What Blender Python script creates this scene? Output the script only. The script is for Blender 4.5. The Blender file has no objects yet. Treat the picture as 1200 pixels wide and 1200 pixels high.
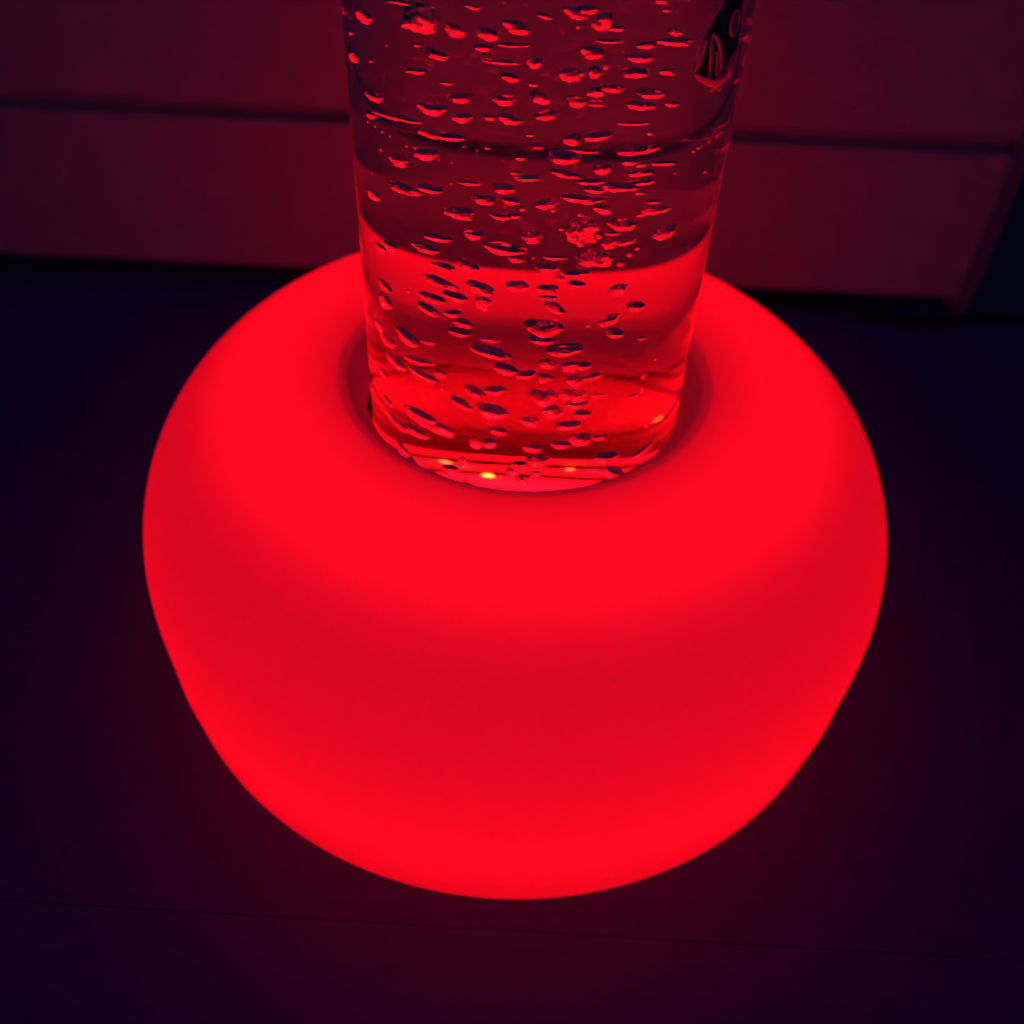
import bpy, bmesh, math, random
from mathutils import Vector, Matrix, noise
C = bpy.context.scene.collection
S = bpy.context.scene
PI = math.pi

# ------------------------------------------------------------------ helpers
def tag(o, label=None, cat=None, group=None, kind=None):
    if label: o['label'] = label
    if cat: o['category'] = cat
    if group: o['group'] = group
    if kind: o['kind'] = kind
    return o

def obj(name, bm, mat, parent=None, smooth=True):
    me = bpy.data.meshes.new(name)
    bm.to_mesh(me); bm.free()
    for p in me.polygons: p.use_smooth = smooth
    if smooth: me.set_sharp_from_angle(angle=math.radians(32))
    me.materials.append(mat)
    o = bpy.data.objects.new(name, me); C.objects.link(o)
    if parent: o.parent = parent
    return o

def empty(name, loc=(0, 0, 0)):
    o = bpy.data.objects.new(name, None); C.objects.link(o); o.location = loc
    o.empty_display_size = .02
    return o

def lathe(profile, seg=160, flip=False):
    """surface of revolution about z; r == 0 closes at the axis; profile runs bottom-axis -> outside -> top for outward normals"""
    bm = bmesh.new(); rings = []
    for r, z in profile:
        if r < 1e-7: rings.append([bm.verts.new((0, 0, z))])
        else: rings.append([bm.verts.new((r*math.cos(2*PI*k/seg), r*math.sin(2*PI*k/seg), z)) for k in range(seg)])
    for a, b in zip(rings, rings[1:]):
        for k in range(seg):
            l = (k+1) % seg
            if len(a) == 1 and len(b) == 1: continue
            if len(a) == 1: f = (a[0], b[l], b[k])
            elif len(b) == 1: f = (a[k], a[l], b[0])
            else: f = (a[k], a[l], b[l], b[k])
            if flip: f = f[::-1]
            bm.faces.new(f)
    return bm

def box(x0, x1, y0, y1, z0, z1, bevel=.0, seg=3, bm=None):
    b = bmesh.new()
    bmesh.ops.create_cube(b, size=1)
    for v in b.verts:
        v.co = Vector(((x0+x1)/2+v.co.x*(x1-x0), (y0+y1)/2+v.co.y*(y1-y0), (z0+z1)/2+v.co.z*(z1-z0)))
    if bevel: bmesh.ops.bevel(b, geom=b.edges[:], offset=bevel, segments=seg, affect='EDGES', profile=.5)
    return b

def tube_along(pts, rad, seg=12, sub=8):
    P = [Vector(p) for p in pts]; Q = []
    for i in range(len(P)-1):
        p0, p1, p2, p3 = P[max(i-1, 0)], P[i], P[i+1], P[min(i+2, len(P)-1)]
        for k in range(sub):
            t = k/sub
            Q.append(.5*((2*p1)+(p2-p0)*t+(2*p0-5*p1+4*p2-p3)*t*t+(3*p1-p0-3*p2+p3)*t**3))
    Q.append(P[-1])
    bm = bmesh.new(); R = []
    for i, q in enumerate(Q):
        d = (Q[min(i+1, len(Q)-1)]-Q[max(i-1, 0)]).normalized()
        s = d.cross(Vector((0, 0, 1))).normalized(); u = s.cross(d)
        R.append([bm.verts.new(q+rad*(math.cos(2*PI*k/seg)*s+math.sin(2*PI*k/seg)*u)) for k in range(seg)])
    for a, b in zip(R, R[1:]):
        for k in range(seg): bm.faces.new((a[k], b[k], b[(k+1) % seg], a[(k+1) % seg]))
    bm.faces.new(R[0]); bm.faces.new(R[-1][::-1])
    bmesh.ops.recalc_face_normals(bm, faces=bm.faces[:])
    return bm

# ------------------------------------------------------------------ materials
def nodes(name):
    m = bpy.data.materials.new(name); m.use_nodes = True
    n = m.node_tree.nodes; n.clear()
    return m, n, m.node_tree.links, n.new('ShaderNodeOutputMaterial')

def principled(name, col, rough, bump=None, spec=.5):
    m, n, l, out = nodes(name)
    p = n.new('ShaderNodeBsdfPrincipled')
    p.inputs['Base Color'].default_value = (*col, 1)
    p.inputs['Roughness'].default_value = rough
    p.inputs['Specular IOR Level'].default_value = spec
    l.new(p.outputs[0], out.inputs[0])
    if bump:
        sc, st, stretch = bump
        tc = n.new('ShaderNodeTexCoord'); mp = n.new('ShaderNodeMapping'); mp.inputs['Scale'].default_value = stretch
        no = n.new('ShaderNodeTexNoise'); no.inputs['Scale'].default_value = sc; no.inputs['Detail'].default_value = 5
        b = n.new('ShaderNodeBump'); b.inputs['Strength'].default_value = st; b.inputs['Distance'].default_value = .001
        l.new(tc.outputs['Object'], mp.inputs[0]); l.new(mp.outputs[0], no.inputs[0])
        l.new(no.outputs[0], b.inputs['Height']); l.new(b.outputs[0], p.inputs['Normal'])
        mx = n.new('ShaderNodeMix'); mx.data_type = 'RGBA'
        mx.inputs[6].default_value = (*[c*.86 for c in col], 1); mx.inputs[7].default_value = (*[min(1, c*1.12) for c in col], 1)
        l.new(no.outputs[0], mx.inputs[0]); l.new(mx.outputs[2], p.inputs['Base Color'])
    return m

def glass(name, ior, rough=0.0):
    m, n, l, out = nodes(name)
    g = n.new('ShaderNodeBsdfGlass'); g.inputs['IOR'].default_value = ior; g.inputs['Roughness'].default_value = rough
    l.new(g.outputs[0], out.inputs[0])
    return m

def emitter(name, col, strength):
    m, n, l, out = nodes(name)
    e = n.new('ShaderNodeEmission'); e.inputs[0].default_value = (*col, 1); e.inputs[1].default_value = strength
    l.new(e.outputs[0], out.inputs[0])
    return m

def translucent_plastic(name, col, tcol, fac):
    m, n, l, out = nodes(name)
    d = n.new('ShaderNodeBsdfDiffuse'); d.inputs[0].default_value = (*col, 1)
    t = n.new('ShaderNodeBsdfTranslucent'); t.inputs[0].default_value = (*tcol, 1)
    mx = n.new('ShaderNodeMixShader'); mx.inputs[0].default_value = fac
    l.new(d.outputs[0], mx.inputs[1]); l.new(t.outputs[0], mx.inputs[2])
    l.new(mx.outputs[0], out.inputs[0])
    return m

RED = (1.0, .0009, .0058)
M_shell = translucent_plastic('frosted plastic', (.30, .29, .29), (.8, .78, .78), .6)
M_plate = translucent_plastic('white diffuser', (.6, .58, .58), (.8, .78, .78), .6)
M_led = emitter('led', (1, .075, .01), 26)
M_acryl = glass('clear acrylic', 1.49)
M_water = glass('water in acrylic', 1.333/1.49)
def faint_scatter(m, dens):
    n = m.node_tree.nodes; v = n.new('ShaderNodeVolumeScatter'); v.inputs['Density'].default_value = dens
    v.inputs['Color'].default_value = (1, 1, 1, 1); v.inputs['Anisotropy'].default_value = .2
    m.node_tree.links.new(v.outputs[0], n['Material Output'].inputs['Volume'])
faint_scatter(M_water, 1.2)                              # weak scatter added to lift the water's brightness
M_air = glass('air bubble in water', 1.333)
M_white = principled('grey plastic', (.16, .155, .155), .5)
M_joint = principled('dark joint', (.03, .02, .1), .8, spec=.1)
M_dimmer = translucent_plastic('thin milky lip dimmer', (.9, .88, .88), (.93, .92, .92), .85)
M_sleeve = principled('sleeve plastic', (.042, .036, .036), .45)
M_black = principled('black rubber and gap shade', (.012, .012, .014), .5)
M_cord = principled('black cord', (.006, .006, .008), .75, spec=.2)
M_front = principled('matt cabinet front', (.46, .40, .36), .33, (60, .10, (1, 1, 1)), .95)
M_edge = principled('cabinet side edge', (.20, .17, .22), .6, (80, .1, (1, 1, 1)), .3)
M_carc = principled('cabinet carcass', (.035, .03, .045), .8, (60, .1, (1, 1, 1)), .1)  # dark tone put in for the shade under the lower front
M_wall = principled('room wall paint', (.05, .05, .07), .9, (90, .1, (1, 1, 1)), .1)

def floor_material():
    m, n, l, out = nodes('dark laminate planks')
    p = n.new('ShaderNodeBsdfPrincipled'); p.inputs['Roughness'].default_value = .42
    p.inputs['Specular IOR Level'].default_value = .28
    tc = n.new('ShaderNodeTexCoord'); mp = n.new('ShaderNodeMapping'); mp.inputs['Scale'].default_value = (2.2, 38, 1)
    no = n.new('ShaderNodeTexNoise'); no.inputs['Scale'].default_value = 6; no.inputs['Detail'].default_value = 8; no.inputs['Roughness'].default_value = .65
    mx = n.new('ShaderNodeMix'); mx.data_type = 'RGBA'
    mx.inputs[6].default_value = (.052, .034, .19, 1); mx.inputs[7].default_value = (.078, .048, .27, 1)
    b = n.new('ShaderNodeBump'); b.inputs['Strength'].default_value = .12; b.inputs['Distance'].default_value = .0008
    l.new(tc.outputs['Object'], mp.inputs[0]); l.new(mp.outputs[0], no.inputs[0]); l.new(no.outputs[0], mx.inputs[0])
    l.new(mx.outputs[2], p.inputs['Base Color']); l.new(no.outputs[0], b.inputs['Height']); l.new(b.outputs[0], p.inputs['Normal'])
    l.new(p.outputs[0], out.inputs[0])
    return m
M_floor = floor_material()

M_fish = principled('dark fish skin', (.012, .007, .035), .35, (700, .1, (1, 1, 1)), .3)
M_stripe = principled('pale fish stripe', (.85, .6, .62), .35)
M_underlit = translucent_plastic('fish parts lit from below', (.85, .62, .62), (.85, .62, .62), .2)  # pale tone puts the light from below into chin, fin and lips
M_eye = principled('pale eye ring', (.55, .42, .42), .35)
M_pupil = principled('dark pupil', (.01, .008, .012), .2)

# ------------------------------------------------------------------ setting
fl = obj('floor', box(-3, 3, -3, 3, -.05, 0), M_floor, smooth=False); tag(fl, kind='structure')
# narrow joints between the planks: shallow dark grooves with a slight bevel
def seam(y, x0, x1):
    o = obj('floor_joint', box(x0, x1, y-.00013, y+.00013, -.0005, .0001), M_joint, smooth=False)
    return tag(o, kind='structure')
for y in (-.1315, -.3205): seam(y, -2.5, 2.5)

wl = obj('wall', box(-3, 3, .66, .76, 0, 2.4), M_wall, smooth=False); tag(wl, kind='structure')

# ------------------------------------------------------------------ cabinet behind the lamp (local x along the front, its right end at x=0, front plane y=0)
cab = empty('cabinet', (.2384, .2318, 0)); cab.rotation_euler = (0, 0, math.radians(1.0))
tag(cab, 'pale cabinet with two stacked flat fronts standing behind the red lamp', 'cabinet')
W = 1.15
obj('drawer_front', box(-W, 0, 0, .018, .013, .0952, .0009), M_front, cab, False)
obj('drawer_front', box(-W, 0, 0, .018, .1034, .80, .0009), M_front, cab, False)  # unseen upper part added so bubble tops mirror its red
obj('carcass', box(-W+.004, -.003, .024, .40, .0, .80), M_carc, cab, False)
obj('rail', box(-W+.002, -.0005, .0095, .023, .0953, .1033), M_front, cab, False)
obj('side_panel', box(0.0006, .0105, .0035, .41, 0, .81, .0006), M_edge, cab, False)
obj('cabinet_top', box(-W-.008, .0125, -.004, .415, .8105, .828, .001), M_front, cab, False)

cord = obj('power_cord', tube_along([(.02, .118, .0026), (.05, .165, .0026), (.088, .218, .0026), (.131, .231, .0026), (.165, .234, .0026), (.179, .230, .0026),
    (.193, .226, .0026), (.211, .222, .0026), (.231, .223, .0026), (.251, .229, .0026), (.285, .231, .0026), (.36, .24, .0026), (.5, .26, .0026)], .0025), M_cord)
tag(cord, 'thin black power cord lying along the cabinet foot right of the lamp', 'power cord')

# ------------------------------------------------------------------ the lamp
lamp = empty('bubble_lamp')
tag(lamp, 'red glowing bubble lamp, rounded frosted base with a clear water tube', 'lamp')
ZT, RA, ZB, RB, ZL, RL = .1205, .0719, .0555, .1293, .1086, .0509
prof = [(0, .0), (.08, 0.0)]
R0 = .1165
prof += [(R0, 0)]
for k in range(1, 13):                                  # rounded lower edge
    a = k/12*PI/2
    prof.append((R0+(.1267-R0)*math.sin(a), .0165*(1-math.cos(a))))
for k in range(1, 9):                                   # faint waist
    t = k/8; prof.append((.1267+(.1283-.1267)*(3*t*t-2*t**3), .0165+(.029-.0165)*t))
for k in range(1, 13):
    t = k/12; prof.append((.1283+(RB-.1283)*(3*t*t-2*t**3), .029+(ZB-.029)*t))
for k in range(1, 25):                                  # shoulder
    a = k/24*PI/2; prof.append((RA+(RB-RA)*math.cos(a), ZB+(ZT-ZB)*math.sin(a)))
for k in range(1, 15):                                  # rolls down into the tube's seat
    a = k/14*PI/2; prof.append((RA-(RA-RL)*math.sin(a), ZT-(ZT-ZL)*(1-math.cos(a))))
prof += [(RL, .1045), (.0575, .1035), (.0575, .0110), (0, .0110)]
shell = obj('base_shell', lathe(prof, 192), M_shell, lamp); shell.location.x = -.0007
obj('lip_dimmer', lathe([(.0605, .0106), (.0615, .0106), (.0615, .1135), (.0610, .1141), (.0605, .1135), (.0605, .0106)], 96), M_dimmer, lamp)  # hidden ring added to dim the shell's glow around the lip
obj('sleeve', lathe([(.0511, .0120), (.0525, .0120), (.0525, .1030), (.0511, .1030), (.0511, .0120)], 128), M_sleeve, lamp)
obj('foot_dimmer', lathe([(0, .003), (.108, .003), (.112, .0035), (.112, .0055), (.108, .006), (0, .006)], 96), M_white, lamp)  # unseen disc added inside to hold light back from the foot

# seat at the foot of the tube: ring of ridges on a lit white plate
seat = obj('light_plate', lathe([(0, .0646), (.0495, .0646), (.0495, .0675), (.0452, .0675), (.0448, .0700), (.0425, .0700), (.0421, .0678), (.0385, .0678), (.0381, .0694), (.0362, .0694), (.0358, .0675), (.031, .0675), (.0306, .0686), (.0285, .0686), (.0281, .0672), (0, .0672)], 128), M_plate, lamp)
for lx, ly in ((-.006, .0315), (-.013, .0370), (.009, .0400), (.001, -.020)):
    b = lathe([(0, 0), (.0009, 0), (.0009, .0005), (.0006, .0008), (0, .0009)], 20)
    bmesh.ops.translate(b, verts=b.verts, vec=(lx, ly, .0680))
    obj('led', b, M_led, seat)
gk = lathe([(.0502, .0945), (.0508, .0945), (.0508, .1020), (.0506, .1023), (.0503, .1020), (.0502, .0945)], 128)
obj('gap_shade', gk, M_black, lamp)  # black ring standing in for the shade in the lip's gap
for r, z in ((.0408, .0689), (.0464, .0684), (.0335, .0684)):
    obj('seal_ring', lathe([(r+.0007*math.cos(k*PI/5), z+.0011*math.sin(k*PI/5)) for k in range(11)], 128), M_black, lamp)

TZ = .78
tb = lathe([(.0472, .0678), (.0494, .0678), (.05, .0684), (.05, .0687), (.05, TZ)], 192)
obj('tube', tb, M_acryl, lamp)
obj('cap', lathe([(0, TZ+.0005), (.053, TZ+.0005), (.053, TZ+.018), (.05, TZ+.021), (0, TZ+.021)], 96), M_black, lamp)

water = obj('water', lathe([(.047, .0668), (.047, TZ)], 192), M_water)
tag(water, kind='structure')

def lamp_ring(kind, r, z, n, watts, size):               # red lights inside the base, in rings
    for k in range(n):
        a = 2*PI*(k+.5)/n
        ld = bpy.data.lights.new('lamp_light', kind); ld.color = RED; ld.energy = watts/n
        if kind == 'AREA': ld.shape = 'DISK'; ld.size = size
        else: ld.shadow_soft_size = size
        lo = bpy.data.objects.new('lamp_light', ld); C.objects.link(lo); lo.parent = lamp
        lo.location = (r*math.cos(a), r*math.sin(a), z)
        if kind == 'AREA': lo.rotation_euler = (PI, 0, 0)
lamp_ring('AREA', .083, .101, 44, .1, .018)         # facing up
lamp_ring('POINT', .088, .043, 22, .83, .008)
for k in range(5):
    a = 2*PI*k/5
    ld = bpy.data.lights.new('seat_light', 'POINT'); ld.color = RED; ld.energy = .75; ld.shadow_soft_size = .006
    lo = bpy.data.objects.new('seat_light', ld); C.objects.link(lo); lo.parent = lamp
    lo.location = (.026*math.cos(a), .026*math.sin(a), .036)

# ------------------------------------------------------------------ air bubbles
def bubble_mesh(name, seed, rag, cup, lobes=0, heart=False, sub=4, top=.62):
    rnd = random.Random(seed); off = Vector((rnd.uniform(-50, 50), rnd.uniform(-50, 50), rnd.uniform(-50, 50)))
    bm = bmesh.new(); bmesh.ops.create_icosphere(bm, subdivisions=sub, radius=1)
    for v in bm.verts:
        d = v.co.normalized()
        k = 1+.02*noise.noise(d*13+off)+rag*noise.noise(d*1.3+off)+rag*.5*noise.noise(d*2.9+off)+rag*.18*noise.noise(d*6+off)*(1 if rag > .4 else 0)
        p = d*k
        if lobes: p.z *= 1-.42*math.exp(-(p.x*3.2)**2)
        if heart and p.z > 0: p.z *= .55+.75*min(1, abs(p.x)*1.7)
        if heart and p.z < 0: p.x *= 1-.35*(-p.z)
        if cup: p.z -= cup*(1-min(1, p.x*p.x+p.y*p.y))*(1 if p.z < 0 else .0)*-1.0
        p.z *= top if p.z > 0 else 1.15
        v.co = p
    bmesh.ops.reverse_faces(bm, faces=bm.faces[:])      # the face normals look into the air
    me = bpy.data.meshes.new(name); bm.to_mesh(me); bm.free()
    for p in me.polygons: p.use_smooth = True
    me.materials.append(M_air)
    return me
shapes = [bubble_mesh('bubble_shape', 11+i, (.14, .26, .36, .2, .42, .16, .3, .22)[i], (0, .12, 0, .2, 0, .15, 0, 0)[i], top=(.22, .35, .5, .25, .4, .2, .6, .3)[i]) for i in range(8)]
two_lobe = [bubble_mesh('bubble_shape', 41+i, .3, .2, lobes=1) for i in range(2)]
heart_shape = bubble_mesh('bubble_shape', 61, .18, 0, heart=True)
ragged = bubble_mesh('bubble_shape', 77, .6, 0, top=.9)
bead = bubble_mesh('bubble_shape', 91, .08, 0, sub=2)

# x, y, z, half-width, half-depth, half-height in mm, yaw and tilt in degrees, label
BUBBLES = [
(-36.21,-10.85,229.16,2.66,2.66,1.71,-13,16,'medium rounded right-sinking bubble by the left wall, at the top edge'),
(-24.51,-20.81,232.55,3.44,3.44,2.47,-4,0,'large ragged round bubble left of centre at the top edge'),
(-17.49,-25.60,232.35,2.14,2.14,1.47,-2,14,"medium rounded bubble left of centre, level with the fish's body"),
(-22.39,22.11,225.27,3.66,1.81,0.44,-5,0,'large faint streak-like bubble left of centre, at the top edge'),
(-13.22,8.67,229.12,1.77,1.72,0.42,-2,8,'medium faint streak-like bubble left of centre, at the top edge'),
(-41.31,-12.86,220.00,2.22,2.22,1.98,-18,8,"medium rounded bubble by the left wall, level with the fish's body"),
(-19.03,17.67,215.07,2.28,2.28,1.14,-4,20,"medium faint flat right-sinking bubble left of centre, level with the fish's body"),
(-23.00,9.28,212.62,2.22,2.18,0.63,-5,-8,"medium faint flat bubble left of centre, level with the fish's mouth"),
(-35.73,-16.48,212.19,2.58,2.58,1.11,-12,7,"medium lens-shaped bubble by the left wall, level with the fish's mouth"),
(-16.30,32.50,203.63,0.98,0.98,0.51,-3,0,"small faint flat bubble left of centre, level with the fish's mouth"),
(-16.53,-24.86,217.42,2.71,2.71,1.30,-2,-8,"medium lens-shaped bubble left of centre, level with the fish's mouth"),
(-22.60,-25.57,214.46,3.30,3.30,1.60,-4,0,"large lens-shaped bubble left of centre, above the groove's dark curve"),
(-35.39,-14.40,219.67,0.51,0.51,0.40,-11,0,"tiny bubble by the left wall, level with the fish's mouth"),
(-35.78,4.14,220.16,0.56,0.56,0.68,-18,0,"tiny bubble by the left wall, level with the fish's body"),
(-22.74,10.30,218.60,0.78,0.78,0.49,-5,10,"tiny bubble left of centre, level with the fish's body"),
(-10.86,-24.74,231.81,2.34,2.34,1.25,-1,8,"medium lens-shaped bubble near centre, level with the fish's body"),
(-5.54,-18.04,231.98,2.62,2.62,1.33,-1,15,"large lens-shaped right-sinking bubble near centre, level with the fish's body"),
(-0.15,11.12,227.49,1.67,1.67,0.68,0,12,'medium faint flat bubble near centre, at the top edge'),
(5.46,-14.64,234.71,2.48,2.48,1.04,1,17,'large flat right-sinking bubble near centre, at the top edge'),
(7.84,-14.14,235.61,2.09,2.09,1.19,1,5,'medium lens-shaped bubble right of centre, at the top edge'),
(10.69,-26.90,236.32,2.03,2.03,1.74,1,-40,'medium rounded right-rising bubble right of centre, at the top edge'),
(-10.78,22.64,216.32,1.56,1.56,0.87,-2,0,"medium faint flat bubble near centre, level with the fish's body"),
(-5.16,41.55,212.45,2.90,2.08,0.56,-1,-3,"large faint streak-like bubble near centre, level with the fish's body"),
(-7.47,16.55,214.62,3.60,1.65,0.46,-1,2,"large faint streak-like bubble near centre, level with the fish's mouth"),
(-1.75,-26.83,227.04,1.85,1.85,1.34,0,-8,"medium rounded bubble near centre, level with the fish's mouth"),
(9.11,-12.06,225.84,2.23,2.23,1.46,1,10,"medium lens-shaped bubble right of centre, level with the fish's body"),
(-6.34,-19.95,221.39,1.96,1.96,1.06,-1,8,"left one of two medium lens-shaped bubbles near centre level with the fish's mouth"),
(5.69,-24.99,224.30,2.54,2.54,1.50,1,-5,"right one of two medium lens-shaped bubbles near centre level with the fish's mouth"),
(10.23,-11.92,221.61,1.43,1.43,1.77,1,30,"small rounded right-sinking bubble right of centre, level with the fish's mouth"),
(12.22,-21.68,225.27,0.70,0.70,0.76,2,0,"tiny bubble right of centre, level with the fish's mouth"),
(-0.17,-14.42,215.72,2.26,2.26,1.41,0,30,"medium lens-shaped right-sinking bubble near centre, level with the fish's mouth"),
(-1.83,-0.34,214.39,1.21,1.21,0.53,0,15,"small faint flat right-sinking bubble near centre, level with the fish's mouth"),
(-7.48,-27.74,218.32,2.21,2.21,1.13,-1,0,"left one of two medium lens-shaped bubbles near centre above the groove's dark curve"),
(7.17,-28.27,219.38,2.36,2.36,1.46,1,10,"right one of two medium lens-shaped bubbles near centre above the groove's dark curve"),
(10.58,-11.65,216.70,2.13,2.13,1.09,1,-5,"medium lens-shaped bubble right of centre, level with the fish's mouth"),
(11.14,-18.24,215.62,1.93,1.72,0.53,2,0,"medium flat bubble right of centre, above the groove's dark curve"),
(5.97,-2.59,228.89,0.47,0.47,0.57,1,0,"tiny bubble near centre, level with the fish's body"),
(13.87,-17.89,219.37,2.31,2.31,0.92,2,5,"medium flat bubble right of centre, level with the fish's mouth"),
(21.21,-10.49,236.62,1.28,1.28,0.37,3,0,'small flat bubble right of centre, at the top edge'),
(21.69,-2.48,232.97,0.82,0.82,0.45,4,0,'tiny bubble right of centre, at the top edge'),
(24.04,-5.26,226.63,3.56,2.55,0.66,5,3,"large streak-like bubble by the right wall, level with the fish's body"),
(17.11,27.38,217.75,1.58,1.58,1.13,3,-15,"medium faint lens-shaped right-rising bubble right of centre, level with the fish's body"),
(19.52,-26.89,228.66,3.09,2.57,0.70,3,0,"large flat bubble right of centre, level with the fish's body"),
(18.23,-16.86,222.77,2.97,2.97,1.04,3,-2,"upper of two large flat bubbles right of centre level with the fish's mouth"),
(21.61,17.74,213.55,1.36,1.36,0.82,5,0,"small faint lens-shaped bubble by the right wall, level with the fish's mouth"),
(21.43,-13.76,217.18,3.28,3.28,1.02,4,5,"lower of two large flat bubbles right of centre level with the fish's mouth"),
(20.30,-24.65,217.48,3.22,2.99,0.91,3,5,"large flat bubble right of centre, above the groove's dark curve"),
(24.81,-0.37,210.52,1.28,1.28,0.71,6,0,"small lens-shaped bubble by the right wall, above the groove's dark curve"),
(12.77,7.64,226.22,1.59,1.59,0.58,2,0,"medium faint flat bubble right of centre, level with the fish's body"),
(10.52,42.38,214.42,2.01,1.82,0.48,2,0,"medium faint streak-like bubble right of centre, level with the fish's body"),
(22.85,10.09,225.18,1.39,1.39,0.87,5,25,"small faint lens-shaped right-sinking bubble by the right wall, level with the fish's body"),
(-35.48,-11.16,205.80,1.46,1.46,1.34,-13,5,"small rounded bubble by the left wall, above the groove's dark curve"),
(-25.10,17.32,197.29,4.05,1.63,0.52,-7,4,"large faint streak-like bubble left of centre, above the groove's dark curve"),
(-15.95,-22.86,212.16,2.23,2.23,1.31,-2,-8,"medium lens-shaped bubble left of centre, above the groove's dark curve"),
(-20.12,-15.32,204.68,5.00,2.90,0.96,-4,2,'long double-humped red bubble left of centre over the dark groove curve'),
(-22.67,-8.46,197.50,2.77,2.77,1.77,-5,-10,"medium rounded right-rising bubble left of centre, on the groove's dark curve"),
(-29.98,-18.77,197.95,2.25,2.25,1.61,-8,4,"medium rounded bubble left of centre, on the groove's dark curve"),
(-29.08,-21.53,191.40,3.95,3.11,1.15,-7,4,"large flat bubble left of centre, under the groove's dark curve"),
(-22.01,-10.76,188.83,2.83,2.64,0.98,-5,0,"medium flat bubble left of centre, under the groove's dark curve"),
(-37.79,-18.20,186.98,2.39,2.39,1.96,-14,19,"small rounded right-sinking bubble by the left wall, under the groove's dark curve"),
(-12.06,34.78,175.25,2.04,1.31,0.48,-2,0,"medium faint streak-like bubble left of centre, under the groove's dark curve"),
(-35.42,-22.38,200.88,0.45,0.45,0.45,-11,0,"lowest of four pinprick bubbles by the left wall on the groove's dark curve"),
(-9.56,4.93,204.11,1.51,1.51,0.77,-1,0,"small faint flat bubble near centre, above the groove's dark curve"),
(-6.12,-15.02,210.23,2.59,2.59,1.14,-1,12,"medium flat bubble near centre, above the groove's dark curve"),
(1.48,-21.63,213.65,2.57,2.57,0.84,0,-15,"medium flat right-rising bubble near centre, above the groove's dark curve"),
(-1.79,5.64,199.84,0.82,0.82,0.52,0,0,"small lens-shaped bubble near centre, on the groove's dark curve"),
(6.52,-15.05,206.42,1.90,1.90,2.01,1,-20,"medium rounded right-rising bubble near centre, on the groove's dark curve"),
(11.96,-17.50,207.84,3.05,3.05,1.06,2,-12,"large flat right-rising bubble right of centre, on the groove's dark curve"),
(-0.03,28.76,189.16,0.93,0.93,0.39,0,0,"small faint flat bubble near centre, on the groove's dark curve"),
(-10.09,-3.74,198.81,0.70,0.70,0.53,-2,20,"tiny bubble near centre, on the groove's dark curve"),
(-3.42,8.73,192.54,1.07,1.07,0.63,-1,-10,"small faint flat right-rising bubble near centre, on the groove's dark curve"),
(7.76,38.78,185.50,2.57,1.63,0.55,1,4,"large faint streak-like bubble right of centre, on the groove's dark curve"),
(5.78,-28.83,206.23,3.60,3.60,1.71,1,5,"large lens-shaped bubble near centre, on the groove's dark curve"),
(13.73,-25.10,202.51,2.09,2.09,1.92,2,5,"medium rounded bubble right of centre, under the groove's dark curve"),
(5.69,-15.38,197.16,2.91,2.12,0.76,1,10,"large streak-like bubble near centre, under the groove's dark curve"),
(-1.56,32.60,178.83,2.49,2.09,0.76,0,-8,"large faint streak-like bubble near centre, under the groove's dark curve"),
(-3.83,33.90,179.67,1.09,1.05,0.38,-1,-3,"small faint streak-like bubble near centre, under the groove's dark curve"),
(-6.81,-26.16,196.52,2.61,2.61,1.47,-1,3,"right one of two medium lens-shaped bubbles near centre under the groove's dark curve"),
(-11.12,-24.91,192.75,2.53,2.53,1.24,-2,3,"left one of two medium lens-shaped bubbles near centre under the groove's dark curve"),
(-5.24,-12.86,188.44,1.98,1.98,0.99,-1,15,"medium flat right-sinking bubble near centre, under the groove's dark curve"),
(10.91,-3.71,191.32,2.82,1.95,0.70,2,-3,"upper of two large streak-like bubbles right of centre under the groove's dark curve"),
(12.00,-11.94,192.16,2.56,2.15,0.79,2,5,"upper of two medium flat bubbles right of centre under the groove's dark curve"),
(8.60,-17.64,191.78,3.28,2.33,0.87,1,3,"lower of two large streak-like bubbles right of centre under the groove's dark curve"),
(11.17,3.21,183.66,2.63,2.21,0.83,2,-8,"lower of two medium flat bubbles right of centre under the groove's dark curve"),
(2.42,-28.31,193.87,2.58,2.58,1.06,0,-12,"medium flat right-rising bubble near centre, under the groove's dark curve"),
(13.89,-10.35,186.51,2.26,2.26,1.27,2,20,'medium lens-shaped right-sinking bubble right of centre, above the bright glow edge'),
(-2.59,-1.67,182.17,0.61,0.61,0.73,0,0,'leftmost of three tiny bubbles near centre above the bright glow edge'),
(3.59,0.00,181.78,0.60,0.60,0.74,1,0,'second from left of three tiny bubbles near centre above the bright glow edge'),
(16.84,14.55,201.08,2.92,1.34,0.43,3,0,"large faint streak-like bubble right of centre, above the groove's dark curve"),
(21.08,1.86,202.77,0.68,0.68,0.92,4,0,"tiny bubble right of centre, on the groove's dark curve"),
(20.85,-23.51,206.30,4.61,2.92,0.98,4,-6,'long wing-shaped bubble over the dark groove curve, right of centre'),
(23.52,11.39,191.36,2.33,1.89,0.65,6,0,"medium flat bubble by the right wall, on the groove's dark curve"),
(20.47,0.79,192.35,2.68,2.05,0.72,4,-8,"upper of two medium streak-like bubbles right of centre under the groove's dark curve"),
(21.70,-15.50,195.29,3.22,1.72,0.62,4,-4,"lower of two medium streak-like bubbles right of centre under the groove's dark curve"),
(17.97,-21.96,196.45,3.66,3.09,1.12,3,4,"large flat bubble right of centre, under the groove's dark curve"),
(17.19,12.34,191.41,1.43,1.43,0.88,3,0,"small faint lens-shaped bubble right of centre, on the groove's dark curve"),
(18.99,18.47,180.54,0.83,0.83,0.75,4,0,"tiny bubble right of centre, under the groove's dark curve"),
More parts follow.
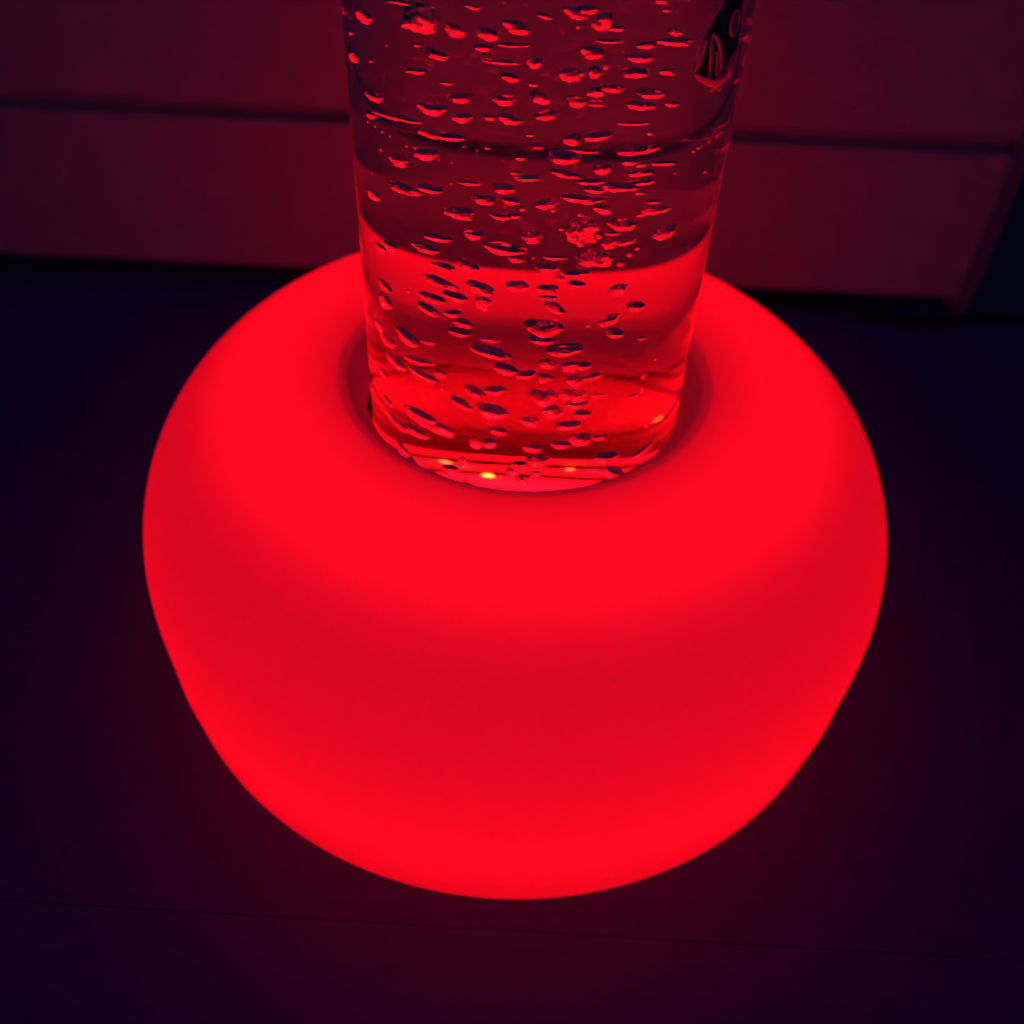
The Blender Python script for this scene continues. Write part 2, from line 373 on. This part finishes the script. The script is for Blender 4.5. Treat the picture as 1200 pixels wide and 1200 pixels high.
(22.26,12.20,179.92,1.36,1.32,0.49,6,0,"small faint flat bubble by the right wall, under the groove's dark curve"),
(25.69,-12.77,186.49,3.33,1.76,0.67,6,-5,'medium streak-like bubble by the right wall, above the bright glow edge'),
(20.61,-4.35,196.27,1.50,1.50,0.53,4,-15,"small flat right-rising bubble right of centre, under the groove's dark curve"),
(-16.55,-23.29,187.72,3.59,3.19,1.24,-3,0,'large flat bubble left of centre, above the bright glow edge'),
(-20.51,-10.19,174.93,3.40,2.12,0.87,-5,0,'medium flat bubble left of centre, above the bright glow edge'),
(-13.21,-29.38,184.78,2.38,2.38,1.48,-2,0,'medium lens-shaped bubble left of centre, above the bright glow edge'),
(-24.39,-22.42,176.29,3.23,2.54,1.06,-6,9,'upper of two medium flat bubbles left of centre along the bright glow edge'),
(-36.88,-20.93,172.98,1.87,1.87,1.56,-14,11,'left one of two small rounded bubbles by the left wall along the bright glow edge'),
(-32.55,-16.52,172.57,1.97,1.97,1.81,-11,10,'right one of two small rounded bubbles by the left wall along the bright glow edge'),
(-20.22,-24.14,172.15,2.99,2.27,0.98,-4,10,'lower of two medium flat bubbles left of centre along the bright glow edge'),
(-13.95,-20.19,172.17,2.61,2.61,1.87,-3,30,'medium rounded right-sinking bubble left of centre, along the bright glow edge'),
(-35.82,-20.00,161.15,2.55,2.55,1.49,-13,25,'upper of two small rounded right-sinking bubbles by the left wall under the bright glow edge'),
(-36.06,-21.79,157.24,2.74,2.74,2.91,-13,33,'lower of two small rounded right-sinking bubbles by the left wall under the bright glow edge'),
(-20.69,-24.68,167.45,4.06,2.72,1.21,-5,15,'large flat right-sinking bubble left of centre, under the bright glow edge'),
(-23.21,-26.23,163.25,3.57,2.51,1.14,-6,8,'left one of two medium flat bubbles left of centre under the bright glow edge'),
(-17.12,-20.53,162.27,3.18,2.73,1.24,-4,10,'right one of two medium flat bubbles left of centre under the bright glow edge'),
(-23.79,-24.93,158.79,3.25,2.75,1.28,-6,22,'medium lens-shaped right-sinking bubble left of centre, under the bright glow edge'),
(-11.16,-17.95,164.63,3.05,3.05,1.47,-2,20,'left one of two medium flat right-sinking bubbles near centre under the bright glow edge'),
(-10.51,-24.10,163.06,1.87,1.87,2.12,-2,20,'small rounded right-sinking bubble near centre, under the bright glow edge'),
(-17.00,-10.34,152.17,2.02,2.02,1.21,-4,-10,'small lens-shaped right-rising bubble left of centre, under the bright glow edge'),
(-29.88,-27.56,164.46,0.54,0.54,0.54,-8,0,'pinprick bubble left of centre, under the bright glow edge'),
(-7.42,-17.12,185.44,2.42,1.83,0.72,-1,8,'medium flat bubble near centre, above the bright glow edge'),
(-4.12,-4.82,181.27,1.41,1.41,0.87,-1,0,'small lens-shaped bubble near centre, above the bright glow edge'),
(-0.42,-25.50,183.76,2.06,2.06,1.85,0,0,'medium rounded bubble near centre, above the bright glow edge'),
(-6.38,-29.09,181.59,4.88,3.75,1.56,-1,5,'widest bubble, long and dark-topped, just above the bright glow line'),
(-3.33,-2.84,168.00,1.79,1.79,1.00,-1,0,'left one of two medium flat bubbles near centre along the bright glow edge'),
(10.93,-27.96,187.16,3.41,3.41,3.11,2,-5,'large ragged bubble with pointed bottom right of the middle above the glow line'),
(4.65,3.77,166.05,2.53,1.19,0.50,1,-2,'medium streak-like bubble near centre, along the bright glow edge'),
(3.47,-13.99,170.28,2.68,2.29,0.98,1,0,'right one of two medium flat bubbles near centre along the bright glow edge'),
(9.66,-16.29,169.75,2.78,2.07,0.90,2,-5,'medium flat bubble right of centre, along the bright glow edge'),
(10.03,-14.00,165.68,2.12,2.08,0.92,2,8,'medium flat bubble right of centre, under the bright glow edge'),
(6.20,-4.25,163.25,1.18,1.18,1.03,1,35,'small lens-shaped right-sinking bubble near centre, along the bright glow edge'),
(14.14,-30.12,180.00,3.94,3.94,2.42,3,4,'large lumpy bubble crossing right of centre close above the bright glow line'),
(-2.99,-31.59,171.91,2.77,2.63,1.17,-1,0,'leftmost of three medium flat bubbles near centre under the bright glow edge'),
(3.98,-30.70,171.00,2.56,2.56,1.22,1,4,'second from left of three medium flat bubbles near centre under the bright glow edge'),
(3.98,-20.25,163.90,2.11,1.58,0.72,1,0,'rightmost of three medium flat bubbles near centre under the bright glow edge'),
(5.79,-20.25,160.89,2.72,2.72,1.25,1,30,'right one of two medium flat right-sinking bubbles near centre under the bright glow edge'),
(5.61,-6.80,179.08,0.53,0.53,0.75,1,0,'rightmost of three tiny bubbles near centre above the bright glow edge'),
(19.41,-26.92,188.24,3.15,3.15,1.32,4,10,'medium lens-shaped bubble right of centre, above the bright glow edge'),
(30.22,-27.00,185.67,3.19,3.19,1.48,8,-15,'medium lens-shaped right-rising bubble by the right wall, above the bright glow edge'),
(15.44,9.75,171.55,1.65,1.25,0.50,3,-3,'small streak-like bubble right of centre, above the bright glow edge'),
(16.22,-16.86,179.12,1.62,1.62,1.61,3,0,'small rounded bubble right of centre, above the bright glow edge'),
(19.78,-15.64,178.98,2.37,1.92,0.77,4,-10,'medium flat right-rising bubble right of centre, above the bright glow edge'),
(21.79,-5.95,173.20,0.56,0.56,0.67,5,0,'rightmost of three tiny bubbles right of centre along the bright glow edge'),
(19.26,6.48,166.50,0.61,0.61,0.83,5,0,'second from left of three tiny bubbles right of centre along the bright glow edge'),
(16.88,17.80,158.99,0.65,0.65,0.85,4,0,'leftmost of three tiny bubbles right of centre along the bright glow edge'),
(19.79,-21.53,167.43,2.05,2.05,1.66,4,-20,'small rounded right-rising bubble right of centre, under the bright glow edge'),
(25.70,-30.95,166.06,2.62,2.62,1.19,6,8,'small lens-shaped bubble by the right wall, under the bright glow edge'),
(19.86,16.12,174.77,0.97,0.97,0.59,5,-20,'small faint lens-shaped right-rising bubble right of centre, above the bright glow edge'),
(-38.37,-17.95,146.24,2.20,2.20,1.81,-17,21,'upper of two small rounded right-sinking bubbles by the left wall inside the bright glow'),
(-35.88,-19.82,142.83,2.64,2.64,1.64,-14,19,'lower of two small rounded right-sinking bubbles by the left wall inside the bright glow'),
(-29.28,-20.94,146.58,3.81,3.81,1.87,-9,26,'left one of two medium lens-shaped right-sinking bubbles left of centre inside the bright glow'),
(-15.99,-23.23,152.28,3.01,2.71,1.31,-4,0,'medium flat bubble left of centre, inside the bright glow'),
(-14.42,-6.28,147.62,2.33,2.33,1.51,-3,20,'right one of two medium lens-shaped right-sinking bubbles left of centre inside the bright glow'),
(-33.77,-22.73,137.68,3.60,2.96,1.51,-12,20,'medium lens-shaped right-sinking bubble by the left wall, at the lower end of the glow'),
(-24.92,-11.04,134.26,3.81,2.17,1.10,-8,0,'medium flat bubble left of centre, at the lower end of the glow'),
(-25.44,-22.94,135.33,4.42,2.36,1.23,-8,17,'medium flat right-sinking bubble left of centre, at the lower end of the glow'),
(-37.93,-17.81,129.17,2.21,2.12,1.10,-18,23,'small lens-shaped right-sinking bubble by the left wall, at the lower end of the glow'),
(-37.42,-20.31,120.51,2.11,2.11,1.14,-17,21,'small rounded right-sinking bubble by the left wall, below the bright glow'),
(-19.09,-4.68,128.01,1.49,1.49,1.56,-5,0,'small rounded bubble left of centre, at the lower end of the glow'),
(-19.88,12.99,129.72,1.45,0.99,0.49,-6,0,'small faint flat bubble left of centre, inside the bright glow'),
(-12.25,-27.03,134.53,2.89,2.89,1.83,-3,20,'right one of two medium lens-shaped right-sinking bubbles left of centre below the bright glow'),
(-15.21,-23.64,127.82,3.30,2.77,1.51,-4,28,'medium flat right-sinking bubble left of centre, below the bright glow'),
(-26.81,-24.01,121.24,4.91,2.89,1.60,-9,14,'medium flat bubble left of centre, below the bright glow'),
(-8.55,-27.15,148.58,5.13,3.12,1.56,-2,12,'large streak-like bubble near centre, inside the bright glow'),
(-4.92,-28.06,143.92,3.16,2.90,1.49,-1,10,'medium flat bubble near centre, at the lower end of the glow'),
(-7.39,23.22,128.69,1.93,1.48,0.72,-2,0,'medium faint streak-like bubble near centre, inside the bright glow'),
(-6.83,-13.84,128.99,2.89,2.54,1.35,-2,-10,'medium flat right-rising bubble near centre, below the bright glow'),
(3.56,-27.91,157.97,5.01,4.45,2.13,1,0,'large heart-shaped dark-topped bubble inside the bright glow'),
(3.11,-6.48,144.05,2.81,2.79,1.36,1,5,'medium flat bubble near centre, inside the bright glow'),
(9.18,-27.54,151.16,4.59,3.61,1.79,2,-5,'large flat bubble right of centre, inside the bright glow'),
(5.15,-27.11,145.97,2.06,2.06,1.43,1,5,'medium lens-shaped bubble near centre, at the lower end of the glow'),
(-0.00,-30.09,143.36,2.71,2.46,1.27,0,-12,'medium flat right-rising bubble near centre, at the lower end of the glow'),
(4.39,-16.15,135.81,1.79,1.79,2.15,1,0,'small rounded bubble near centre, at the lower end of the glow'),
(10.49,-25.97,145.02,2.12,2.12,2.18,2,-10,'medium rounded right-rising bubble right of centre, at the lower end of the glow'),
(13.45,-19.22,141.75,2.15,2.15,1.47,3,4,'upper of two medium lens-shaped bubbles right of centre at the lower end of the glow'),
(12.07,-23.29,138.43,2.17,2.17,1.69,3,0,'lower of two medium lens-shaped bubbles right of centre at the lower end of the glow'),
(15.88,-24.12,140.10,2.29,2.11,1.09,4,-12,'medium flat right-rising bubble right of centre, at the lower end of the glow'),
(4.53,-24.61,133.14,3.75,3.75,2.37,1,0,'large heart-shaped clear bubble below the bright glow'),
(12.95,-28.22,135.83,2.26,2.26,2.29,3,5,'medium rounded bubble right of centre, below the bright glow'),
(9.70,-16.91,130.45,1.56,1.56,2.10,2,0,'small rounded bubble right of centre, below the bright glow'),
(17.02,-9.25,125.65,1.93,0.98,0.52,5,0,'small streak-like bubble right of centre, below the bright glow'),
(-8.09,-31.01,130.41,4.29,3.84,2.11,-2,8,'large flat bubble near centre, below the bright glow'),
(7.40,-31.33,131.56,2.62,2.62,2.00,2,5,'medium lens-shaped bubble near centre, below the bright glow'),
(14.71,-28.08,128.97,2.35,2.35,1.29,4,0,'medium lens-shaped bubble right of centre, below the bright glow'),
(11.71,-1.13,118.34,2.62,2.19,1.18,3,-5,'upper of two medium flat bubbles right of centre below the bright glow'),
(14.45,-36.77,162.89,0.56,0.56,0.69,3,0,'tiny bubble right of centre, inside the bright glow'),
(19.42,-33.08,163.13,2.76,2.76,1.49,4,-25,'medium lens-shaped right-rising bubble right of centre, inside the bright glow'),
(21.65,-33.63,159.15,2.55,2.55,1.43,5,15,'medium lens-shaped right-sinking bubble right of centre, inside the bright glow'),
(25.61,-8.87,145.15,0.99,0.99,0.50,8,0,'tiny bubble by the right wall, inside the bright glow'),
(-34.73,-22.95,114.92,4.57,2.06,1.15,-14,24,'medium flat right-sinking bubble by the left wall, below the bright glow'),
(-23.95,-21.08,117.28,6.99,3.85,2.16,-8,22,'large flat right-sinking bubble left of centre, below the bright glow'),
(-5.72,-16.66,115.27,2.44,2.11,1.20,-1,12,'left one of two medium flat bubbles near centre below the bright glow'),
(-25.82,-9.84,106.54,3.48,2.51,1.43,-10,24,'left one of two medium lens-shaped right-sinking bubbles left of centre below the bright glow'),
(-11.21,-16.49,109.97,1.61,1.61,2.10,-3,0,'upper of two small rounded bubbles left of centre on the tube floor'),
(-8.20,-29.28,117.51,2.08,2.08,1.90,-2,-10,'small rounded right-rising bubble near centre, on the tube floor'),
(-32.83,-24.29,105.85,2.89,2.89,1.88,-13,31,'upper of two small rounded right-sinking bubbles by the left wall on the tube floor'),
(-28.81,-15.64,97.38,2.57,2.31,1.37,-12,26,'lower of two small rounded right-sinking bubbles by the left wall on the tube floor'),
(-18.45,-27.05,103.95,2.57,2.57,2.14,-5,0,'lower of two small rounded bubbles left of centre on the tube floor'),
(-14.31,-24.55,106.37,1.79,1.79,2.55,-4,50,'small rounded right-sinking bubble left of centre, on the tube floor'),
(-13.06,-28.42,98.20,2.33,2.33,1.52,-4,35,'small lens-shaped right-sinking bubble left of centre, on the tube floor'),
(1.69,-30.48,127.08,2.48,2.28,1.27,0,8,'right one of two medium flat bubbles near centre below the bright glow'),
(11.79,-28.25,124.99,3.42,2.57,1.44,3,-3,'lower of two medium flat bubbles right of centre below the bright glow'),
(14.98,-29.11,120.27,2.91,2.91,2.09,4,0,'medium lens-shaped bubble right of centre, on the tube floor'),
(9.88,-24.08,115.22,2.56,2.13,1.23,2,3,'medium flat bubble right of centre, on the tube floor'),
(2.59,-18.49,110.30,2.30,1.89,1.10,1,0,'medium flat bubble near centre, on the tube floor'),
(-0.22,-30.64,110.71,2.23,2.23,2.38,0,0,'medium rounded bubble near centre, on the tube floor'),
(4.18,-31.80,113.03,2.80,2.80,1.91,1,5,'medium lens-shaped bubble near centre, on the tube floor'),
(-1.84,-22.18,102.91,1.74,1.74,1.71,0,0,'left one of two small rounded bubbles near centre on the tube floor'),
(4.16,-30.19,107.01,1.46,1.46,1.56,1,0,'right one of two small rounded bubbles near centre on the tube floor'),
(0.69,-28.82,103.19,2.01,2.01,1.36,0,0,'small lens-shaped bubble near centre, on the tube floor'),
(22.08,-22.55,109.06,3.46,3.46,2.63,7,0,'medium rounded bubble right of centre, on the tube floor'),
(32.78,-22.53,109.19,4.30,2.24,1.29,13,-26,'medium flat right-rising bubble by the right wall, on the tube floor'),
(18.09,-9.58,96.65,1.89,1.89,1.56,6,0,'small lens-shaped bubble right of centre, on the tube floor'),
(24.48,-23.77,103.53,3.52,3.52,2.22,8,30,'medium rounded right-sinking bubble by the right wall, on the tube floor'),
(28.78,-27.55,103.33,1.92,1.92,1.39,10,0,'small rounded bubble by the right wall, on the tube floor'),
(17.32,0.90,103.85,1.74,1.53,0.87,6,0,'small flat bubble right of centre, on the tube floor'),
(-38.84,-19.09,231.73,0.24,0.24,0.24,-13,0,'pinprick bubble by the left wall, at the top edge'),
(-32.65,-24.25,226.52,0.24,0.24,0.24,-8,0,"pinprick bubble by the left wall, level with the fish's body"),
(-38.37,-18.54,205.89,0.34,0.34,0.34,-14,0,"pinprick bubble by the left wall, above the groove's dark curve"),
(-36.25,-20.28,205.67,0.28,0.28,0.28,-12,0,"topmost of four pinprick bubbles by the left wall on the groove's dark curve"),
(-34.85,-23.58,205.84,0.38,0.38,0.32,-10,12,"second from top of four pinprick bubbles by the left wall on the groove's dark curve"),
(-32.86,-24.66,205.52,0.27,0.27,0.27,-9,0,"third from top of four pinprick bubbles by the left wall on the groove's dark curve"),
(-29.12,-28.31,204.88,0.37,0.37,0.31,-7,0,"leftmost of six pinprick bubbles left of centre on the groove's dark curve"),
(-27.26,-31.03,205.69,0.32,0.32,0.26,-6,0,"second from left of six pinprick bubbles left of centre on the groove's dark curve"),
(-21.62,-31.96,204.06,0.26,0.26,0.26,-4,0,"third from left of six pinprick bubbles left of centre on the groove's dark curve"),
(-18.74,-32.97,203.93,0.32,0.32,0.26,-3,0,"fourth from left of six pinprick bubbles left of centre on the groove's dark curve"),
(-18.81,-34.15,199.00,0.27,0.27,0.27,-3,0,"pinprick bubble left of centre, under the groove's dark curve"),
(-15.99,-35.53,209.04,0.30,0.30,0.36,-2,0,"fifth from left of six pinprick bubbles left of centre on the groove's dark curve"),
(-13.12,-34.32,207.91,0.25,0.25,0.26,-2,0,"rightmost of six pinprick bubbles left of centre on the groove's dark curve"),
(-7.39,-37.56,207.05,0.24,0.24,0.26,-1,0,"pinprick bubble near centre, on the groove's dark curve"),
(-37.71,-17.65,192.14,0.31,0.31,0.31,-14,0,"pinprick bubble by the left wall, under the groove's dark curve"),
(25.81,-31.00,239.23,0.22,0.22,0.22,4,0,'pinprick bubble by the right wall, at the top edge'),
(15.82,-35.66,232.08,0.22,0.22,0.22,2,0,"pinprick bubble right of centre, level with the fish's body"),
(31.52,-26.95,230.66,0.25,0.25,0.25,7,0,"pinprick bubble by the right wall, level with the fish's body"),
(34.32,-25.07,205.79,0.41,0.41,0.35,10,-14,"leftmost of seven pinprick bubbles by the right wall on the groove's dark curve"),
(35.34,-23.16,205.91,0.36,0.36,0.29,11,0,"second from left of seven pinprick bubbles by the right wall on the groove's dark curve"),
(36.14,-22.33,205.98,0.30,0.30,0.30,11,0,"third from left of seven pinprick bubbles by the right wall on the groove's dark curve"),
(38.01,-20.32,206.15,0.32,0.32,0.32,13,0,"fourth from left of seven pinprick bubbles by the right wall on the groove's dark curve"),
(39.42,-16.16,206.01,0.47,0.47,0.32,16,0,"fifth from left of seven pinprick bubbles by the right wall on the groove's dark curve"),
(40.08,-15.23,206.01,0.34,0.34,0.34,17,0,"sixth from left of seven pinprick bubbles by the right wall on the groove's dark curve"),
(40.97,-15.02,206.46,0.43,0.43,0.35,18,0,"rightmost of seven pinprick bubbles by the right wall on the groove's dark curve"),
(41.24,-13.85,207.72,0.36,0.36,0.36,19,0,"pinprick bubble by the right wall, above the groove's dark curve"),
(37.69,-17.61,197.48,0.40,0.40,0.40,14,0,"right one of two pinprick bubbles by the right wall under the groove's dark curve"),
(30.98,-28.04,201.46,0.29,0.29,0.29,8,0,"left one of two pinprick bubbles by the right wall under the groove's dark curve"),
(-39.06,-17.02,173.59,0.41,0.41,0.41,-17,0,'lower of two pinprick bubbles by the left wall above the bright glow edge'),
(-41.19,-9.39,174.99,0.37,0.37,0.37,-22,0,'upper of two pinprick bubbles by the left wall above the bright glow edge'),
(0.24,-39.05,183.07,0.30,0.30,0.36,0,0,'pinprick bubble near centre, along the bright glow edge'),
(-21.15,-33.23,136.40,0.35,0.35,0.38,-5,0,'pinprick bubble left of centre, below the bright glow'),
(32.77,-23.60,144.08,0.41,0.41,0.41,11,0,'upper of two pinprick bubbles by the right wall at the lower end of the glow'),
(30.57,-28.45,141.31,0.49,0.49,1.06,10,9,'lower of two pinprick bubbles by the right wall at the lower end of the glow'),
(30.68,-28.15,136.00,0.50,0.50,1.09,10,9,'upper of two pinprick bubbles by the right wall below the bright glow'),
(26.88,-17.59,128.72,1.12,1.03,0.54,9,-15,'tiny bubble by the right wall, below the bright glow'),
(33.12,-23.39,119.48,0.56,0.56,0.56,13,0,'lower of two pinprick bubbles by the right wall below the bright glow'),
(-7.64,-37.91,115.41,0.30,0.30,0.44,-2,0,'pinprick bubble near centre, on the tube floor'),
(-12.93,-36.10,239.33,0.21,0.21,0.21,-2,0,'left one of two pinprick bubbles near centre at the top edge'),
(-8.43,-37.87,241.25,0.21,0.21,0.21,-1,0,'right one of two pinprick bubbles near centre at the top edge'),]
proto = bpy.data.objects.new('air_bubble', bead)
proto['category'] = 'bubble'; proto['group'] = 'air bubbles rising in the water of the tube'
rnd = random.Random(3)
for i, (x, y, z, a, b, c, yaw, tilt, label) in enumerate(BUBBLES):
    o = proto if i == 0 else proto.copy()
    if 'heart' in label: me = heart_shape
    elif 'ragged' in label: me = ragged
    elif 'double-humped' in label or 'wing' in label: me = two_lobe[0]
    elif a < .9: me = bead
    elif a > 3.6 and rnd.random() < .4: me = two_lobe[1]
    else: me = rnd.choice(shapes)
    o.data = me; C.objects.link(o); o['label'] = label
    o.rotation_euler = (Matrix.Rotation(math.radians(yaw), 3, 'Z') @ Matrix.Rotation(math.radians(tilt), 3, 'Y') @ Matrix.Rotation(rnd.choice((0, PI)) if 'heart' not in label else 0, 3, 'Z')).to_euler()
    o.location = (x/1000, y/1000, z/1000)
    o.scale = (a*.98/1000, b*.98/1000, c*1.06/1000)

# ------------------------------------------------------------------ toy fish, nose down by the right wall of the tube
fish = empty('toy_fish', (.0342, -.0071, .2252))
tag(fish, 'small dark toy fish with pale curved stripes floating nose down by the right tube wall', 'toy fish')
fish.rotation_euler = (0, 0, math.radians(11.3))
mm = .001
def smooth_outline(pts, sub=6, closed=True):
    n = len(pts); out = []
    for i in range(n if closed else n-1):
        ix = [(i+j) % n if closed else min(max(i+j, 0), n-1) for j in (-1, 0, 1, 2)]
        p0, p1, p2, p3 = [Vector(pts[q]) for q in ix]
        for k in range(sub):
            t = k/sub
            out.append(tuple(.5*((2*p1)+(p2-p0)*t+(2*p0-5*p1+4*p2-p3)*t*t+(3*p1-p0-3*p2+p3)*t**3)))
    if not closed: out.append(tuple(pts[-1]))
    return out
def centre(o): return Vector((sum(p[0] for p in o)/len(o), sum(p[1] for p in o)/len(o)))
def slab(outline, thick, y0=0, sub=10):
    """a flat body with rounded faces from an outline (x, z) in mm"""
    bm = bmesh.new(); n = len(outline); c = centre(outline); rings = []
    for s in range(-sub, sub+1):
        a = s/sub*PI/2*.97; k = math.cos(a)
        rings.append([bm.verts.new(((c.x+(px-c.x)*k)*mm, (y0+math.sin(a)*thick)*mm, (c.y+(pz-c.y)*k)*mm)) for px, pz in outline])
    for a, b in zip(rings, rings[1:]):
        for i in range(n): bm.faces.new((a[i], a[(i+1) % n], b[(i+1) % n], b[i]))
    bm.faces.new(rings[0]); bm.faces.new(rings[-1])
    bmesh.ops.recalc_face_normals(bm, faces=bm.faces[:])
    return bm
body_line = smooth_outline([(-5.24, -5.25), (-5.28, -2.27), (-4.79, .61), (-3.84, 3.78), (-2.62, 7.42), (-1.27, 10.24), (-.48, 14.22), (-.1, 18.3), (.9, 19.6), (2.04, 15.79), (3.41, 9.92), (3.9, 5.14), (4.22, 1.18), (3.98, -1.14), (4.07, -3.76), (3.28, -6.02), (1.3, -7.65), (-.19, -8.6), (-2.24, -7.65), (-4.17, -6.79)])
BT = 1.9
def face_y(x, z):
    """depth of the front face of the body at (x, z), in mm"""
    c = centre(body_line); d = Vector((x, z))-c; best = .0
    if d.length < 1e-6: return -BT
    for p, q in zip(body_line, body_line[1:]+body_line[:1]):
        e = Vector(p)-c; f = Vector(q)-c; g = f-e
        den = d.x*g.y-d.y*g.x
        if abs(den) < 1e-9: continue
        t = (e.x*g.y-e.y*g.x)/den; u = (e.x*d.y-e.y*d.x)/den
        if t > 0 and -.001 <= u <= 1.001: best = max(best, 1/t)
    return -BT*math.sqrt(max(0, 1-min(1, best)**2))
obj('body', slab(body_line, BT), M_fish, fish)
obj('chin', slab([(-5.3, -5.3), (-4.2, -7.2), (-1.94, -8.7), (-.02, -9.66), (1.75, -8.98), (3.2, -7.6), (4.0, -6.4), (3.2, -5.2), (1.6, -5.4), (.5, -6.68), (-.73, -7.3), (-2.23, -6.2), (-3.92, -5.6)], 2.2, -.3), M_underlit, fish)
# frilled side fin with a serrated edge
obj('fin', slab([(1.6, -7.4), (3.1, -7.5), (3.7, -6.6), (3.75, -5.9), (4.35, -5.3), (4.2, -4.6), (4.85, -3.9), (4.6, -3.2), (5.15, -2.5), (4.8, -1.8), (5.2, -1.0), (4.8, -.4), (5.0, .5), (4.3, .2), (3.3, -1.2), (2.5, -3.1), (1.6, -5.2)], 1.0, -1.1), M_underlit, fish)
def stripe(pts, rad, lift=.05):
    P = smooth_outline(pts, 5, False)
    obj('stripe', tube_along([(x*mm, (face_y(x, z)-lift)*mm, z*mm) for x, z in P], rad*mm, 8, 2), M_stripe, fish)
stripe([(-1.7, -7.3), (-1.93, -4.66), (-2.27, -1.05), (-2.49, 1.71), (-2.44, 3.6)], .36)
stripe([(-2.44, 3.6), (-1.59, 2.94), (-.49, .66), (.37, -2.23), (.65, -5.08), (.16, -7.02)], .46)
stripe([(-5.0, -5.0), (-4.75, -2.71), (-4.5, -.77), (-4.1, 1.12), (-3.6, 2.1), (-3.8, -.08), (-4.2, -1.99), (-4.4, -3.8)], .3)
stripe([(-5.15, -2.27), (-4.68, .61), (-3.74, 3.78), (-2.52, 7.3), (-1.2, 10.1)], .24)
stripe([(-.32, -6.3), (-.51, -4.08), (-.63, -2.07), (-1.08, -.43)], .3)
for x0, x1, z0 in ((-.85, -.3, -9.4), (1.0, .3, -9.5)):
    bm = bmesh.new(); bmesh.ops.create_uvsphere(bm, u_segments=16, v_segments=12, radius=1)
    for v in bm.verts:
        t = (v.co.z+1)/2
        v.co = Vector(((x0+(x1-x0)*t+v.co.x*.8)*mm, (-.5+v.co.y*.9)*mm, (z0+.25+v.co.z*1.3)*mm))
    obj('lip', bm, M_underlit, fish)
fy = face_y(2.32, 5.41)
bm = bmesh.new()
for i in range(32):
    for j in range(8):
        a, b = 2*PI*i/32, 2*PI*j/8
        x, z = 2.32+math.cos(a)*.98, 5.41+math.sin(a)*2.7
        r = .32
        bm.verts.new(((x+math.cos(a)*r*math.cos(b))*mm, (max(fy-.3, min(face_y(x, z), fy+.55))-.1+r*math.sin(b))*mm, (z+math.sin(a)*r*math.cos(b))*mm))
bm.verts.ensure_lookup_table()
for i in range(32):
    for j in range(8):
        bm.faces.new([bm.verts[q] for q in (i*8+j, ((i+1) % 32)*8+j, ((i+1) % 32)*8+(j+1) % 8, i*8+(j+1) % 8)])
bmesh.ops.recalc_face_normals(bm, faces=bm.faces[:])
eye = obj('eye', bm, M_stripe, fish)
bm = bmesh.new(); bmesh.ops.create_uvsphere(bm, u_segments=20, v_segments=12, radius=1)
for v in bm.verts: v.co = Vector(((2.32+v.co.x*.8)*mm, (fy+.15+v.co.y*.3)*mm, (5.41+v.co.z*2.4)*mm))
obj('pupil', bm, M_pupil, eye)

# ------------------------------------------------------------------ dim blue fill added to tint the dark parts navy
w = bpy.data.worlds.new('World'); S.world = w; w.use_nodes = True
bg = w.node_tree.nodes['Background']; bg.inputs[0].default_value = (.06, .17, 1, 1); bg.inputs[1].default_value = .06

# ------------------------------------------------------------------ camera
cam = bpy.data.cameras.new('camera'); co = bpy.data.objects.new('camera', cam); C.objects.link(co)
R = Vector((0.99835907, 0.04393178, 0.03673098)); U = Vector((-0.05697921, 0.69821943, 0.71361264)); F = Vector((-0.00570399, 0.71453455, -0.6995769))
m = Matrix((R, U, -F)).transposed().to_4x4(); m.translation = Vector((0, -.26491491, .31251108))
co.matrix_world = m
cam.sensor_width = 36; cam.lens = 1182.65/1200*36; cam.clip_start = .01; cam.clip_end = 20
cam.dof.use_dof = True; cam.dof.focus_distance = .262; cam.dof.aperture_fstop = 7.5
S.camera = co

# ------------------------------------------------------------------ render
S.render.engine = 'CYCLES'
cy = S.cycles
cy.max_bounces = 24; cy.transmission_bounces = 22; cy.glossy_bounces = 14; cy.diffuse_bounces = 5; cy.transparent_max_bounces = 8
cy.caustics_reflective = True; cy.caustics_refractive = True; cy.blur_glossy = .3
cy.sample_clamp_indirect = 40; cy.use_denoising = True
try: cy.denoiser = 'OPENIMAGEDENOISE'
except Exception: pass
S.view_settings.view_transform = 'Standard'; S.view_settings.look = 'None'
S.view_settings.exposure = 0; S.view_settings.gamma = 1; S.view_settings.use_curve_mapping = False
